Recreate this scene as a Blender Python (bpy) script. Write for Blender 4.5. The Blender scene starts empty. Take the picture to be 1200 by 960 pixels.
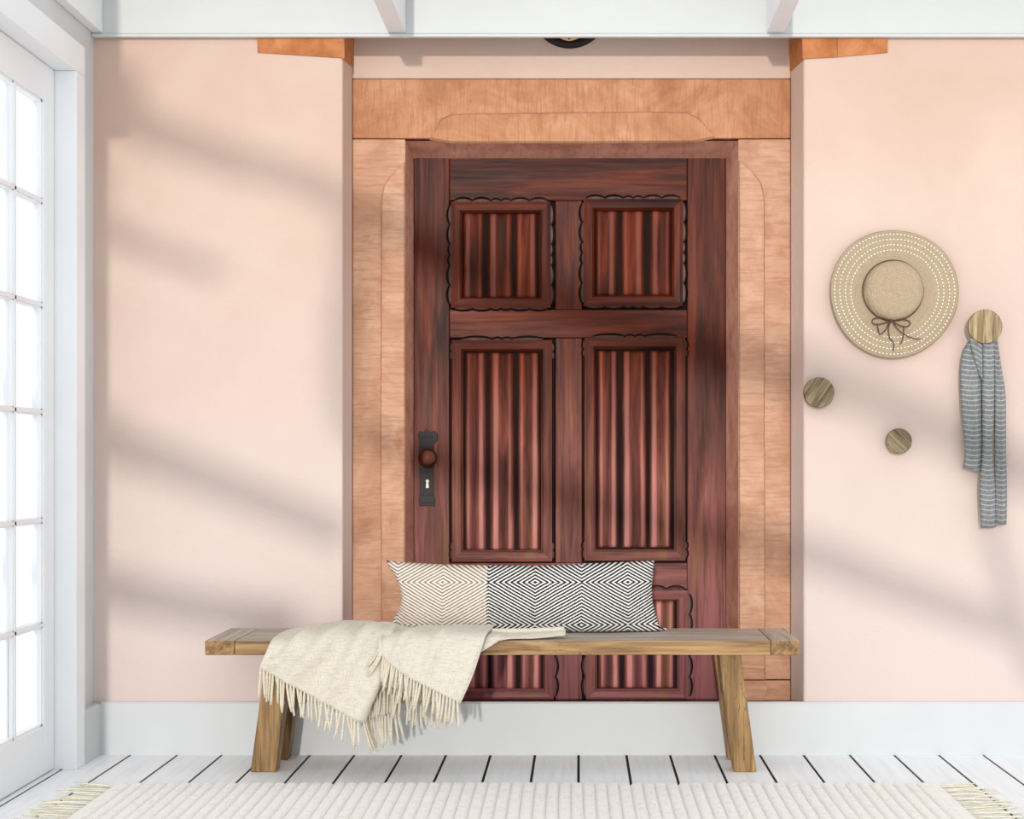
import bpy, math, random
from mathutils import Vector, noise as mnoise

random.seed(7)
PI = math.pi
scene = bpy.context.scene

# ------------------------------------------------------------------ camera, sky, sun, exposure
EYE = Vector((0.0, -5.45, 1.1))            # eye of the picture; the back wall is the plane y = 0
FOCAL = 1705.0                             # focal length in pixels of a 1200 px wide frame
AXX, AXY = 679.0, 540.0                    # where the optical axis meets the frame
cam_data = bpy.data.cameras.new('camera')
cam_data.sensor_width = 36.0
cam_data.sensor_fit = 'HORIZONTAL'
cam_data.lens = 36.0 * FOCAL / 1200.0
cam_data.shift_x = (600.0 - AXX) / 1200.0
cam_data.shift_y = (AXY - 480.0) / 1200.0
cam_data.clip_start = 0.05
cam = bpy.data.objects.new('camera', cam_data)
scene.collection.objects.link(cam)
cam.location = EYE
cam.rotation_euler = (PI / 2, 0, 0)
scene.camera = cam

world = bpy.data.worlds.new('sky')
scene.world = world
world.use_nodes = True
world.node_tree.nodes['Background'].inputs['Color'].default_value = (0.955, 0.98, 1.0, 1)
world.node_tree.nodes['Background'].inputs['Strength'].default_value = 1.22

SUN_DIR = Vector((0.07, 0.95, -0.125)).normalized()
sun_data = bpy.data.lights.new('sun', 'SUN')
sun_data.energy = 1.5
sun_data.color = (1.0, 0.955, 0.90)
sun_data.angle = math.radians(1.3)
sun = bpy.data.objects.new('sun', sun_data)
scene.collection.objects.link(sun)
sun.location = (-2.0, -6.0, 5.0)
sun.rotation_euler = SUN_DIR.to_track_quat('-Z', 'Y').to_euler()

scene.view_settings.view_transform = 'Standard'
scene.view_settings.look = 'None'
scene.view_settings.gamma = 1.0
scene.view_settings.use_curve_mapping = False
scene.view_settings.exposure = 0.0


# ------------------------------------------------------------------ measuring helpers
def wx(px, D):
    return (px - AXX) * D / FOCAL


def wz(py, D):
    return EYE.z - (py - AXY) * D / FOCAL


def at(px, py, D):
    """A point seen at (px, py) standing D metres in front of the eye."""
    return Vector((wx(px, D), D + EYE.y, wz(py, D)))


def lin(r, g, b):
    def f(c):
        c /= 255.0
        return c / 12.92 if c <= 0.04045 else ((c + 0.055) / 1.055) ** 2.4
    return (f(r), f(g), f(b), 1.0)


# ------------------------------------------------------------------ materials
def new_mat(name, rough=0.5, spec=0.5):
    m = bpy.data.materials.new(name)
    m.use_nodes = True
    nt = m.node_tree
    b = nt.nodes['Principled BSDF']
    b.inputs['Roughness'].default_value = rough
    b.inputs['Specular IOR Level'].default_value = spec
    return m, nt, b


class N:
    """Terse node wiring."""
    def __init__(self, nt):
        self.nt = nt

    def node(self, t, **kw):
        n = self.nt.nodes.new(t)
        for k, v in kw.items():
            setattr(n, k, v)
        return n

    def link(self, a, b):
        self.nt.links.new(a, b)

    def coord(self, scale=(1, 1, 1), rot=(0, 0, 0), loc=(0, 0, 0), out='Object', seed=False):
        tc = self.node('ShaderNodeTexCoord')
        mp = self.node('ShaderNodeMapping')
        mp.inputs['Scale'].default_value = scale
        mp.inputs['Rotation'].default_value = rot
        mp.inputs['Location'].default_value = loc
        if seed:
            oi = self.node('ShaderNodeObjectInfo')
            mu = self.node('ShaderNodeVectorMath', operation='SCALE')
            mu.inputs[0].default_value = (13.7, 9.1, 5.3)
            self.link(oi.outputs['Random'], mu.inputs['Scale'])
            ad = self.node('ShaderNodeVectorMath', operation='ADD')
            self.link(tc.outputs[out], ad.inputs[0])
            self.link(mu.outputs['Vector'], ad.inputs[1])
            self.link(ad.outputs['Vector'], mp.inputs['Vector'])
        else:
            self.link(tc.outputs[out], mp.inputs['Vector'])
        return mp.outputs['Vector']

    def noise(self, vec, scale, detail=4, rough=0.55, dist=0.0):
        n = self.node('ShaderNodeTexNoise')
        n.inputs['Scale'].default_value = scale
        n.inputs['Detail'].default_value = detail
        n.inputs['Roughness'].default_value = rough
        n.inputs['Distortion'].default_value = dist
        self.link(vec, n.inputs['Vector'])
        return n.outputs['Fac']

    def ramp(self, fac, stops):
        r = self.node('ShaderNodeValToRGB')
        e = r.color_ramp.elements
        while len(e) < len(stops):
            e.new(0.5)
        for i, (p, c) in enumerate(stops):
            e[i].position = p
            e[i].color = c if not isinstance(c, (int, float)) else (c, c, c, 1)
        self.link(fac, r.inputs['Fac'])
        return r.outputs['Color']

    def mix(self, fac, a, b, mode='MIX'):
        m = self.node('ShaderNodeMix', data_type='RGBA', blend_type=mode)
        for sock, v in ((m.inputs['Factor'], fac), (m.inputs[6], a), (m.inputs[7], b)):
            if hasattr(v, 'links'):
                self.link(v, sock)
            else:
                sock.default_value = v
        return m.outputs[2]

    def math(self, op, a, b=None, c=None):
        m = self.node('ShaderNodeMath', operation=op)
        for i, v in enumerate((a, b, c)):
            if v is None:
                continue
            if hasattr(v, 'links'):
                self.link(v, m.inputs[i])
            else:
                m.inputs[i].default_value = v
        return m.outputs[0]

    def bump(self, h, bsdf, strength=0.3, dist=0.01):
        b = self.node('ShaderNodeBump')
        b.inputs['Strength'].default_value = strength
        b.inputs['Distance'].default_value = dist
        self.link(h, b.inputs['Height'])
        self.link(b.outputs['Normal'], bsdf.inputs['Normal'])


def paint(name, col, rough=0.45, grain=0.0):
    m, nt, b = new_mat(name, rough, 0.4)
    n = N(nt)
    f = n.noise(n.coord((1, 1, 1)), 3.0, 5)
    c2 = tuple(min(1, x * 0.965) for x in col[:3]) + (1,)
    n.link(n.ramp(f, [(0.35, c2), (0.65, col)]), b.inputs['Base Color'])
    if grain:
        h = n.noise(n.coord((60, 3, 60)), 4.0, 3)
        n.bump(h, b, grain, 0.002)
    return m


def grain_wood(name, axis, cols, rough=0.5, scale=1.0, knots=True, bump=0.35, spec=0.4, grey_top=False):
    """Sawn wood whose grain runs along the given axis; cols = dark line, mid, light."""
    m, nt, b = new_mat(name, rough, spec)
    n = N(nt)
    s = [34 * scale] * 3
    s[axis] = 1.6 * scale
    big = [9 * scale] * 3
    big[axis] = 0.9 * scale
    v = n.coord(tuple(s), seed=True)
    v2 = n.coord(tuple(big), seed=True)
    fine = n.noise(v, 1.0, 6, 0.65, 0.4)
    broad = n.noise(v2, 1.0, 4, 0.6, 1.2)
    col = n.ramp(fine, [(0.30, cols[0]), (0.47, cols[1]), (0.68, cols[2])])
    tint = n.ramp(broad, [(0.35, lin(176, 158, 132)), (0.62, (1, 1, 1, 1))])
    col = n.mix(0.75, col, tint, 'MULTIPLY')
    if knots:
        rings = n.math('SINE', n.math('MULTIPLY', broad, 46.0))
        line = n.ramp(rings, [(0.90, 0.0), (0.985, 1.0)])
        patch = n.ramp(n.noise(v2, 0.55, 2), [(0.52, 0.0), (0.60, 1.0)])
        fac = n.math('MULTIPLY', line, patch)
        col = n.mix(n.math('MULTIPLY', fac, 0.75), col, cols[0])
    if grey_top:
        # grazing sheen painted grey on upward faces, the edges keep the warm oak
        sp = n.node('ShaderNodeSeparateXYZ')
        n.link(n.node('ShaderNodeNewGeometry').outputs['True Normal'], sp.inputs[0])
        up = n.math('GREATER_THAN', sp.outputs['Z'], 0.6)
        top_sheen = n.ramp(fine, [(0.3, lin(128, 118, 106)), (0.6, lin(190, 182, 172))])
        col = n.mix(n.math('MULTIPLY', up, 0.85), col, top_sheen)
    n.link(col, b.inputs['Base Color'])
    n.bump(fine, b, bump, 0.004)
    return m


M = {}
M['base'] = paint('white_baseboard_paint', lin(204, 207, 208), 0.4)
M['white'] = paint('white_wall_paint', lin(210, 213, 214), 0.4)
M['trim'] = paint('white_trim_paint', lin(203, 205, 203), 0.45)
M['sash'] = paint('white_sash_paint', lin(243, 245, 247), 0.35)
M['gap_shade'] = paint('grey_gap_shade', lin(120, 122, 124), 0.8)
M['dark_gap'] = paint('dark_underfloor', lin(22, 18, 16), 0.9)


def make_plaster():
    m, nt, b = new_mat('peach_plaster', 0.85, 0.2)
    n = N(nt)
    co = n.coord()
    f = n.noise(co, 1.3, 6, 0.6, 0.3)
    col = n.ramp(f, [(0.30, lin(203, 173, 157)), (0.52, lin(208, 181, 165)), (0.75, lin(214, 190, 175))])
    # the plaster colour turns paler and pinker down the wall
    sep = n.node('ShaderNodeSeparateXYZ')
    n.link(co, sep.inputs[0])
    z = n.math('ADD', sep.outputs['Z'], n.math('MULTIPLY', n.noise(co, 0.8, 3), 0.9))
    pale = n.math('MULTIPLY_ADD', z, -0.45, 1.25)
    pale = n.math('MINIMUM', n.math('MAXIMUM', pale, 0.0), 0.85)
    col = n.mix(pale, col, lin(214, 199, 194))
    n.link(col, b.inputs['Base Color'])
    h = n.math('ADD', n.noise(co, 9, 6, 0.65), n.math('MULTIPLY', n.noise(n.coord((1, 1, 2.5)), 40, 3), 0.25))
    n.bump(h, b, 0.28, 0.012)
    return m


def make_stone(name, cols, across=(6, 6, 60)):
    m, nt, b = new_mat(name, 0.8, 0.25)
    n = N(nt)
    a = n.noise(n.coord((1, 1, 1), seed=True), 4.2, 7, 0.7, 0.8)
    chis = n.noise(n.coord(across, seed=True), 1.4, 4, 0.6, 0.6)
    col = n.ramp(a, [(0.28, cols[0]), (0.5, cols[1]), (0.72, cols[2])])
    col = n.mix(n.ramp(chis, [(0.36, 0.5), (0.52, 0.0)]), col, cols[0])
    spots = n.noise(n.coord((1, 1, 1), seed=True), 9.0, 3)
    col = n.mix(n.ramp(spots, [(0.66, 0.0), (0.78, 0.55)]), col, lin(176, 92, 48))
    n.link(col, b.inputs['Base Color'])
    n.bump(n.math('ADD', n.math('MULTIPLY', chis, 0.7), a), b, 0.35, 0.012)
    return m


M['plaster'] = make_plaster()
M['lintel_stone'] = make_stone('lintel_sandstone', (lin(162, 106, 74), lin(192, 137, 102), lin(211, 162, 130)), (70, 6, 6))
M['jamb_stone'] = make_stone('jamb_sandstone', (lin(170, 122, 94), lin(198, 152, 124), lin(214, 174, 148)), (6, 6, 70))
M['reveal_stone'] = make_stone('shaded_reveal_sandstone', (lin(160, 104, 86), lin(190, 134, 114), lin(206, 154, 134)), (40, 10, 10))  # surround stone again, with the shade of the recess in its colour
M['arch_stone'] = make_stone('arch_sandstone', (lin(160, 94, 52), lin(190, 122, 76), lin(210, 146, 100)), (14, 14, 14))


def make_door_wood(name, axis, tone=1.0, rough=0.36, spec=0.13, folds=False):
    m, nt, b = new_mat(name, rough, spec)
    n = N(nt)
    s = [70.0] * 3
    s[axis] = 3.0
    fine = n.noise(n.coord(tuple(s), seed=True), 1.0, 5, 0.6, 0.5)
    s2 = [16.0] * 3
    s2[axis] = 1.6
    broad = n.noise(n.coord(tuple(s2), seed=True), 1.0, 4, 0.6, 0.8)

    def t(r, g, b_):
        return lin(r * tone, g * tone, b_ * tone)
    varnish = n.ramp(broad, [(0.28, t(42, 18, 11)), (0.5, t(82, 33, 18)), (0.74, t(116, 49, 25))])
    lit_tone = n.ramp(broad, [(0.28, t(96, 58, 50)), (0.5, t(136, 84, 76)), (0.74, t(170, 112, 102))])
    # reflected light put into the colour: paler and pinker towards the foot
    sep = n.node('ShaderNodeSeparateXYZ')
    n.link(n.node('ShaderNodeNewGeometry').outputs['Position'], sep.inputs[0])
    hgt = n.math('ADD', sep.outputs['Z'], n.math('MULTIPLY', n.noise(n.coord((5, 5, 1.2)), 1.0, 3), 0.55))
    foot_light = n.math('MINIMUM', n.math('MAXIMUM', n.math('MULTIPLY_ADD', hgt, -1.0, 1.78), 0.0), 1.0)
    col = n.mix(foot_light, varnish, lit_tone)
    plum = n.math('MINIMUM', n.math('MAXIMUM', n.math('MULTIPLY_ADD', sep.outputs['Z'], -1.6, 1.15), 0.0), 0.6)
    col = n.mix(plum, col, t(138, 82, 90))
    ochre = n.ramp(n.noise(n.coord((14, 14, 1.6)), 1.0, 3), [(0.53, 0.0), (0.70, 0.6)])
    ochre = n.math('MULTIPLY', ochre, foot_light)
    col = n.mix(ochre, col, t(134, 96, 58))
    col = n.mix(n.ramp(fine, [(0.30, 0.55), (0.5, 0.0)]), col, t(46, 24, 20))
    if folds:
        # side light painted into the folds: crests paler, hollows darker
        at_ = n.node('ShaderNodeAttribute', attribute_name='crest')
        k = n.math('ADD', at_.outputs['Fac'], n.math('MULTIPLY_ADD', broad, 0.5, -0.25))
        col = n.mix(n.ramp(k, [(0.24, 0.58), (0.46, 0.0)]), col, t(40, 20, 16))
        crest_light = n.math('MULTIPLY', n.ramp(k, [(0.62, 0.0), (0.95, 0.75)]), n.math('MULTIPLY_ADD', foot_light, 0.75, 0.12))
        col = n.mix(crest_light, col, t(214, 150, 140))
    n.link(col, b.inputs['Base Color'])
    r = n.ramp(fine, [(0.3, 0.52), (0.7, rough)])
    n.link(r, b.inputs['Roughness'])
    n.bump(fine, b, 0.3, 0.003)
    return m


M['door_up'] = make_door_wood('door_wood_upright', 2)
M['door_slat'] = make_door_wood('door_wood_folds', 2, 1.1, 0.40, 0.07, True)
M['door_across'] = make_door_wood('door_wood_across', 0)
M['door_dark'] = make_door_wood('door_wood_dark_carving', 2, 0.7, 0.34, 0.3)
M['door_groove'] = make_door_wood('door_wood_groove', 2, 0.26, 0.7, 0.1)
M['iron'] = paint('black_iron', lin(38, 31, 30), 0.42)
M['iron'].node_tree.nodes['Principled BSDF'].inputs['Specular IOR Level'].default_value = 0.18
M['copper'] = paint('worn_copper', lin(98, 56, 42), 0.34)
M['copper'].node_tree.nodes['Principled BSDF'].inputs['Metallic'].default_value = 0.85
M['bone'] = paint('bone_keyhole', lin(240, 226, 205), 0.5)
M['tan'] = paint('tan_centre', lin(236, 178, 120), 0.5)

M['bench_x'] = grain_wood('bench_oak_long', 0, (lin(88, 60, 30), lin(152, 116, 70), lin(190, 156, 106)), scale=1.5, grey_top=True)
M['bench_y'] = grain_wood('bench_oak_end', 1, (lin(88, 60, 30), lin(148, 112, 66), lin(184, 148, 98)), scale=1.5, grey_top=True)
M['bench_z'] = grain_wood('bench_oak_upright', 2, (lin(84, 58, 28), lin(146, 112, 66), lin(184, 150, 98)), scale=1.4)
M['peg_a'] = grain_wood('peg_wood_upright', 2, (lin(96, 76, 50), lin(160, 138, 102), lin(192, 172, 134)), scale=4.0)
M['peg_b'] = grain_wood('peg_wood_slanting', 2, (lin(62, 52, 38), lin(132, 116, 86), lin(176, 160, 124)), scale=4.0)


def make_floor_paint():
    m, nt, b = new_mat('white_floor_paint', 0.42, 0.4)
    n = N(nt)
    g = n.noise(n.coord((46, 2.2, 46), seed=True), 1.0, 5, 0.6, 0.6)
    broad = n.noise(n.coord((3, 1.2, 3), seed=True), 1.0, 3)
    col = n.ramp(g, [(0.3, lin(232, 235, 238)), (0.52, lin(243, 246, 249)), (0.75, lin(249, 251, 252))])
    col = n.mix(n.ramp(broad, [(0.35, 0.35), (0.6, 0.0)]), col, lin(233, 237, 242))
    n.link(col, b.inputs['Base Color'])
    n.bump(g, b, 0.2, 0.003)
    return m


M['floor'] = make_floor_paint()


def make_glass():
    m = bpy.data.materials.new('clear_window_glass')
    m.use_nodes = True
    nt = m.node_tree
    nt.nodes.remove(nt.nodes['Principled BSDF'])
    n = N(nt)
    tr = n.node('ShaderNodeBsdfTransparent')
    tr.inputs['Color'].default_value = (0.98, 0.985, 0.99, 1)
    gl = n.node('ShaderNodeBsdfGlossy')
    gl.inputs['Roughness'].default_value = 0.02
    lw = n.node('ShaderNodeLayerWeight')
    lw.inputs['Blend'].default_value = 0.35
    fr = n.node('ShaderNodeMath', operation='MULTIPLY_ADD')
    n.link(lw.outputs['Facing'], fr.inputs[0])
    fr.inputs[1].default_value = 0.06
    fr.inputs[2].default_value = 0.02
    mx = n.node('ShaderNodeMixShader')
    n.link(fr.outputs[0], mx.inputs[0])
    n.link(tr.outputs[0], mx.inputs[1])
    n.link(gl.outputs[0], mx.inputs[2])
    n.link(mx.outputs[0], nt.nodes['Material Output'].inputs['Surface'])
    return m


M['glass'] = make_glass()


def make_cloth(name, c0, c1, scale=900.0, rough=0.95, slub=0.5):
    m, nt, b = new_mat(name, rough, 0.15)
    n = N(nt)
    a = n.noise(n.coord((1, 1, 16)), 30.0, 3, 0.55)
    w = n.noise(n.coord((16, 16, 1)), 30.0, 3, 0.55)
    th = n.math('MINIMUM', a, w)
    col = n.ramp(th, [(0.30, c0), (0.50, c1)])
    n.link(col, b.inputs['Base Color'])
    n.bump(th, b, slub, 0.004)
    b.inputs['Sheen Weight'].default_value = 0.15
    return m


M['throw'] = make_cloth('cream_wool', lin(186, 178, 160), lin(214, 208, 195))
M['tassel'] = make_cloth('cream_wool_yarn', lin(190, 180, 158), lin(218, 209, 190))
M['rug'] = make_cloth('ivory_rug_wool', lin(226, 222, 213), lin(246, 244, 239))
M['rug_tassel'] = make_cloth('undyed_rug_yarn', lin(206, 198, 172), lin(236, 231, 213))
M['bark'] = grain_wood('tree_bark', 2, (lin(50, 42, 34), lin(92, 78, 62), lin(120, 104, 84)), 0.9)
M['leaf'] = paint('tree_leaf', lin(86, 122, 58), 0.6)


def make_herringbone(name, dark, light, duty, seam_x, zt, period=0.0118, slope=-0.56, half=0.168):
    m, nt, b = new_mat(name, 0.95, 0.1)
    n = N(nt)
    co = n.coord()
    sep = n.node('ShaderNodeSeparateXYZ')
    n.link(co, sep.inputs[0])
    wob = n.math('MULTIPLY_ADD', n.noise(co, 14.0, 2), 0.008, -0.004)
    x = n.math('ADD', n.math('SUBTRACT', sep.outputs['X'], seam_x), 2.0 * half * 4)
    x = n.math('ADD', x, wob)
    pp = n.math('PINGPONG', x, half)
    z = n.math('PINGPONG', n.math('ABSOLUTE', n.math('SUBTRACT', sep.outputs['Z'], zt)), 0.152)
    v = n.math('ADD', n.math('MULTIPLY_ADD', pp, slope, n.math('ADD', z, 1.0)), n.math('MULTIPLY', n.noise(co, 150.0, 2), 0.0016))
    fr = n.math('FRACT', n.math('DIVIDE', v, period))
    tri = n.math('ABSOLUTE', n.math('MULTIPLY_ADD', fr, 2.0, -1.0))
    weft = n.noise(n.coord((300, 300, 30)), 1.0, 3)
    tri = n.math('ADD', tri, n.math('MULTIPLY_ADD', weft, 0.5, -0.25))
    mask = n.ramp(tri, [(max(0.0, duty - 0.12), 0.0), (min(1.0, duty + 0.12), 1.0)])
    col = n.mix(mask, light, dark)
    n.link(col, b.inputs['Base Color'])
    n.bump(tri, b, 0.35, 0.003)
    return m


def make_scarf():
    m, nt, b = new_mat('grey_scarf_weave', 0.9, 0.15)
    n = N(nt)
    uv = n.node('ShaderNodeUVMap')
    uv.uv_map = 'along'
    sep = n.node('ShaderNodeSeparateXYZ')
    n.link(uv.outputs['UV'], sep.inputs[0])
    fr = n.math('FRACT', n.math('DIVIDE', sep.outputs['Y'], 0.0185))
    line = n.ramp(fr, [(0.70, 0.0), (0.78, 1.0), (0.92, 1.0), (0.99, 0.0)])
    f = n.noise(n.coord((200, 200, 60)), 1.0, 3)
    base = n.ramp(f, [(0.35, lin(112, 114, 114)), (0.65, lin(134, 136, 135))])
    n.link(n.mix(n.math('MULTIPLY', line, 0.75), base, lin(180, 182, 181)), b.inputs['Base Color'])
    n.bump(f, b, 0.3, 0.002)
    return m


def make_straw():
    m, nt, b = new_mat('woven_straw', 0.85, 0.2)
    n = N(nt)
    co = n.coord()
    sep = n.node('ShaderNodeSeparateXYZ')
    n.link(co, sep.inputs[0])
    r = n.math('SQRT', n.math('ADD', n.math('POWER', sep.outputs['X'], 2.0), n.math('POWER', sep.outputs['Z'], 2.0)))
    ring = n.math('SINE', n.math('MULTIPLY', r, 900.0))
    f = n.noise(n.coord((1, 1, 1)), 120.0, 3)
    k = n.math('ADD', n.math('MULTIPLY', ring, 0.16), f)
    n.link(n.ramp(k, [(0.3, lin(162, 142, 116)), (0.7, lin(180, 162, 136))]), b.inputs['Base Color'])
    n.bump(k, b, 0.4, 0.003)
    return m


M['scarf'] = make_scarf()
M['straw'] = make_straw()
M['cord'] = paint('brown_cord', lin(92, 58, 42), 0.6)
M['stitch'] = paint('white_stitching', lin(246, 242, 230), 0.8)


# ------------------------------------------------------------------ mesh helpers
class MB:
    def __init__(self):
        self.v, self.f = [], []

    def add(self, vs, fs):
        o = len(self.v)
        self.v += [tuple(p) for p in vs]
        self.f += [tuple(i + o for i in f) for f in fs]
        return self

    def box(self, x0, x1, y0, y1, z0, z1):
        vs = [(x, y, z) for x in (x0, x1) for y in (y0, y1) for z in (z0, z1)]
        return self.add(vs, [(0, 1, 3, 2), (4, 6, 7, 5), (0, 4, 5, 1), (2, 3, 7, 6), (0, 2, 6, 4), (1, 5, 7, 3)])

    def hexa(self, a, b):
        """Two matching quads (lists of 4 points) joined into a solid."""
        return self.add(list(a) + list(b), [(0, 1, 2, 3), (7, 6, 5, 4)] + [(i, i + 4, (i + 1) % 4 + 4, (i + 1) % 4) for i in range(4)])

    def prism(self, poly, axis, a, b):
        """Extrude a 2D outline along axis from a to b (the other two axes in x, y, z order)."""
        def P(p, t):
            q = list(p)
            q.insert(axis, t)
            return q
        n = len(poly)
        vs = [P(p, a) for p in poly] + [P(p, b) for p in poly]
        fs = [tuple(range(n)), tuple(range(2 * n - 1, n - 1, -1))]
        fs += [(i, i + n, (i + 1) % n + n, (i + 1) % n) for i in range(n)]
        return self.add(vs, fs)

    def tube(self, pts, radii, n=6, closed=False, cap=True):
        pts = [Vector(p) for p in pts]
        k = len(pts)
        if isinstance(radii, (int, float)):
            radii = [radii] * k
        vs = []
        ref = None
        for i in range(k):
            a = pts[(i - 1) % k] if closed or i else pts[0]
            b = pts[(i + 1) % k] if closed or i < k - 1 else pts[-1]
            t = (b - a).normalized()
            if ref is None:
                ref = t.orthogonal().normalized()
            ref = (ref - t * ref.dot(t))
            ref = ref.normalized() if ref.length > 1e-6 else t.orthogonal().normalized()
            bi = t.cross(ref)
            for j in range(n):
                an = 2 * PI * j / n
                vs.append(pts[i] + (ref * math.cos(an) + bi * math.sin(an)) * radii[i])
        fs = []
        for i in range(k if closed else k - 1):
            i2 = (i + 1) % k
            for j in range(n):
                fs.append((i * n + j, i * n + (j + 1) % n, i2 * n + (j + 1) % n, i2 * n + j))
        if cap and not closed:
            fs.append(tuple(range(n - 1, -1, -1)))
            fs.append(tuple(range((k - 1) * n, k * n)))
        return self.add(vs, fs)

    def lathe_y(self, prof, cx, cz, n=40, wob=None):
        """Revolve (radius, y) pairs about the line through (cx, cz) along y."""
        vs, fs = [], []
        for i, (r, y) in enumerate(prof):
            for j in range(n):
                a = 2 * PI * j / n
                dr, dy = wob(r, a) if wob else (0, 0)
                vs.append((cx + (r + dr) * math.cos(a), y + dy, cz + (r + dr) * math.sin(a)))
        k = len(prof)
        for i in range(k - 1):
            for j in range(n):
                fs.append((i * n + j, i * n + (j + 1) % n, (i + 1) * n + (j + 1) % n, (i + 1) * n + j))
        fs.append(tuple(range(n)))
        fs.append(tuple(range(k * n - 1, (k - 1) * n - 1, -1)))
        return self.add(vs, fs)

    def grid(self, rows):
        nr, nc = len(rows), len(rows[0])
        vs = [p for r in rows for p in r]
        fs = [(i * nc + j, i * nc + j + 1, (i + 1) * nc + j + 1, (i + 1) * nc + j) for i in range(nr - 1) for j in range(nc - 1)]
        return self.add(vs, fs)

    def build(self, name, mat, parent=None, bevel=0.0, smooth=False, solid=0.0, subsurf=0):
        off = world_loc(parent) if parent is not None else Vector((0, 0, 0))
        me = bpy.data.meshes.new(name)
        me.from_pydata([(p[0] - off.x, p[1] - off.y, p[2] - off.z) for p in self.v], [], self.f)
        me.update()
        import bmesh
        bm = bmesh.new()
        bm.from_mesh(me)
        bmesh.ops.recalc_face_normals(bm, faces=bm.faces)
        bm.to_mesh(me)
        bm.free()
        if smooth:
            me.polygons.foreach_set('use_smooth', [True] * len(me.polygons))
        me.materials.append(mat)
        o = bpy.data.objects.new(name, me)
        scene.collection.objects.link(o)
        if parent is not None:
            o.parent = parent
        if solid:
            s = o.modifiers.new('thickness', 'SOLIDIFY')
            s.thickness = solid
            s.offset = 0.0
        if bevel:
            bv = o.modifiers.new('soft_edge', 'BEVEL')
            bv.width = bevel
            bv.segments = 2
            bv.limit_method = 'ANGLE'
            bv.angle_limit = math.radians(35)
        if subsurf:
            ss = o.modifiers.new('smooth', 'SUBSURF')
            ss.levels = ss.render_levels = subsurf
        return o


def world_loc(o):
    v = Vector((0, 0, 0))
    while o is not None:
        v += o.location
        o = o.parent
    return v


def tag(o, label=None, cat=None, group=None, kind=None):
    for k, v in (('label', label), ('category', cat), ('group', group), ('kind', kind)):
        if v:
            o[k] = v
    return o


def thing(name, loc, label, cat, group=None, kind=None, parent=None):
    o = bpy.data.objects.new(name, None)
    o.empty_display_size = 0.1
    scene.collection.objects.link(o)
    o.location = loc
    if parent is not None:
        o.parent = parent
        o.location = Vector(loc) - world_loc(parent)
    return tag(o, label, cat, group, kind)


def crom(p0, p1, p2, p3, t):
    return 0.5 * ((2 * p1) + (p2 - p0) * t + (2 * p0 - 5 * p1 + 4 * p2 - p3) * t * t + (3 * p1 - p0 - 3 * p2 + p3) * t ** 3)


def spline(pts, n):
    pts = [Vector(p) for p in pts]
    out = []
    k = len(pts) - 1
    for i in range(n + 1):
        u = i / n * k
        j = min(int(u), k - 1)
        t = u - j
        a = pts[j - 1] if j > 0 else pts[0] * 2 - pts[1]
        d = pts[j + 2] if j + 2 <= k else pts[k] * 2 - pts[k - 1]
        out.append(crom(a, pts[j], pts[j + 1], d, t))
    return out


def patch(ctrl, nu, nv):
    """ctrl[column][row] of points; a smooth grid of rows x columns through them."""
    cols = [spline(c, nv) for c in ctrl]
    return [spline([c[i] for c in cols], nu) for i in range(nv + 1)]


# depths of the planes of the doorway, measured from the eye
D0, D1, D2 = 5.45, 5.60, 5.74        # wall face, niche back / stone face, door face
Y1, Y2 = D1 + EYE.y, D2 + EYE.y

# ------------------------------------------------------------------ the setting: walls
XL0, XL1 = wx(401.5, D0), wx(412.5, D1)
XR0, XR1 = wx(942, D0), wx(927, D1)
ZT = 3.0
w = MB()
w.prism([(-1.95, 0), (XL0, 0), (XL1, Y1), (XL1, 0.55), (-1.95, 0.55)], 2, 0, ZT)
w.prism([(XR0, 0), (2.6, 0), (2.6, 0.55), (XR1, 0.55), (XR1, Y1)], 2, 0, ZT)
w.box(XL1, XR1, Y1, 0.55, wz(92, D1), ZT)
wall_back = w.build('wall_back', M['plaster'], bevel=0.008)
tag(wall_back, 'peach plaster wall with a recessed doorway', 'wall', kind='structure')

CX = -1.79                     # face of the casing
w = MB()
w.box(-1.95, -1.82, -0.18, 0.0, 0, ZT)
w.box(-1.95, -1.82, -1.42, -0.18, 2.597, ZT)
tag(w.build('wall_left', M['white']), 'white side wall around the tall glazed door', 'wall', kind='structure')

# floor: one plank after another, running towards the viewer
floor = thing('floor', (0, 0, 0), 'white painted plank floor with dark gaps', 'floor', kind='structure')
MB().box(-2.05, 2.6, -3.0, 0.6, -0.06, -0.004).build('underfloor', M['dark_gap'], floor)
gaps = [102, 154, 209, 261, 312, 364, 416, 471, 523, 575, 627, 678, 734, 785, 837, 890, 941, 995, 1047, 1099, 1151, 1204, 1256, 1309, 1362]
gx = [wx(g, D0) for g in gaps]
gx = [gx[0] - 0.168] + gx
for a, b in zip(gx, gx[1:]):
    mb = MB().box(a + 0.0048, b - 0.0048, -3.0, 0.0, -0.0038, 0.0)
    mb.build('plank', M['floor'], floor, bevel=0.0008)
MB().box(-0.9, 0.84, 0.0, 0.55, -0.0038, 0.0).build('threshold', M['jamb_stone'], floor)

# baseboards
bb = MB()
bb.prism([(-0.018, 0), (0, 0), (0, wz(822, D0)), (-0.013, wz(822, D0)), (-0.018, wz(822, D0) - 0.006)], 0, -1.787, 2.6)
tag(bb.build('baseboard_back', M['base']), 'wide white baseboard below the peach wall', 'baseboard', kind='structure')
bl = MB().prism([(-1.82, 0), (-1.787, 0), (-1.787, 0.186), (-1.793, 0.194), (-1.82, 0.194)], 1, -0.18, -0.018)
tag(bl.build('baseboard_left', M['base']), 'short white baseboard block in the left corner', 'baseboard', kind='structure')

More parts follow.
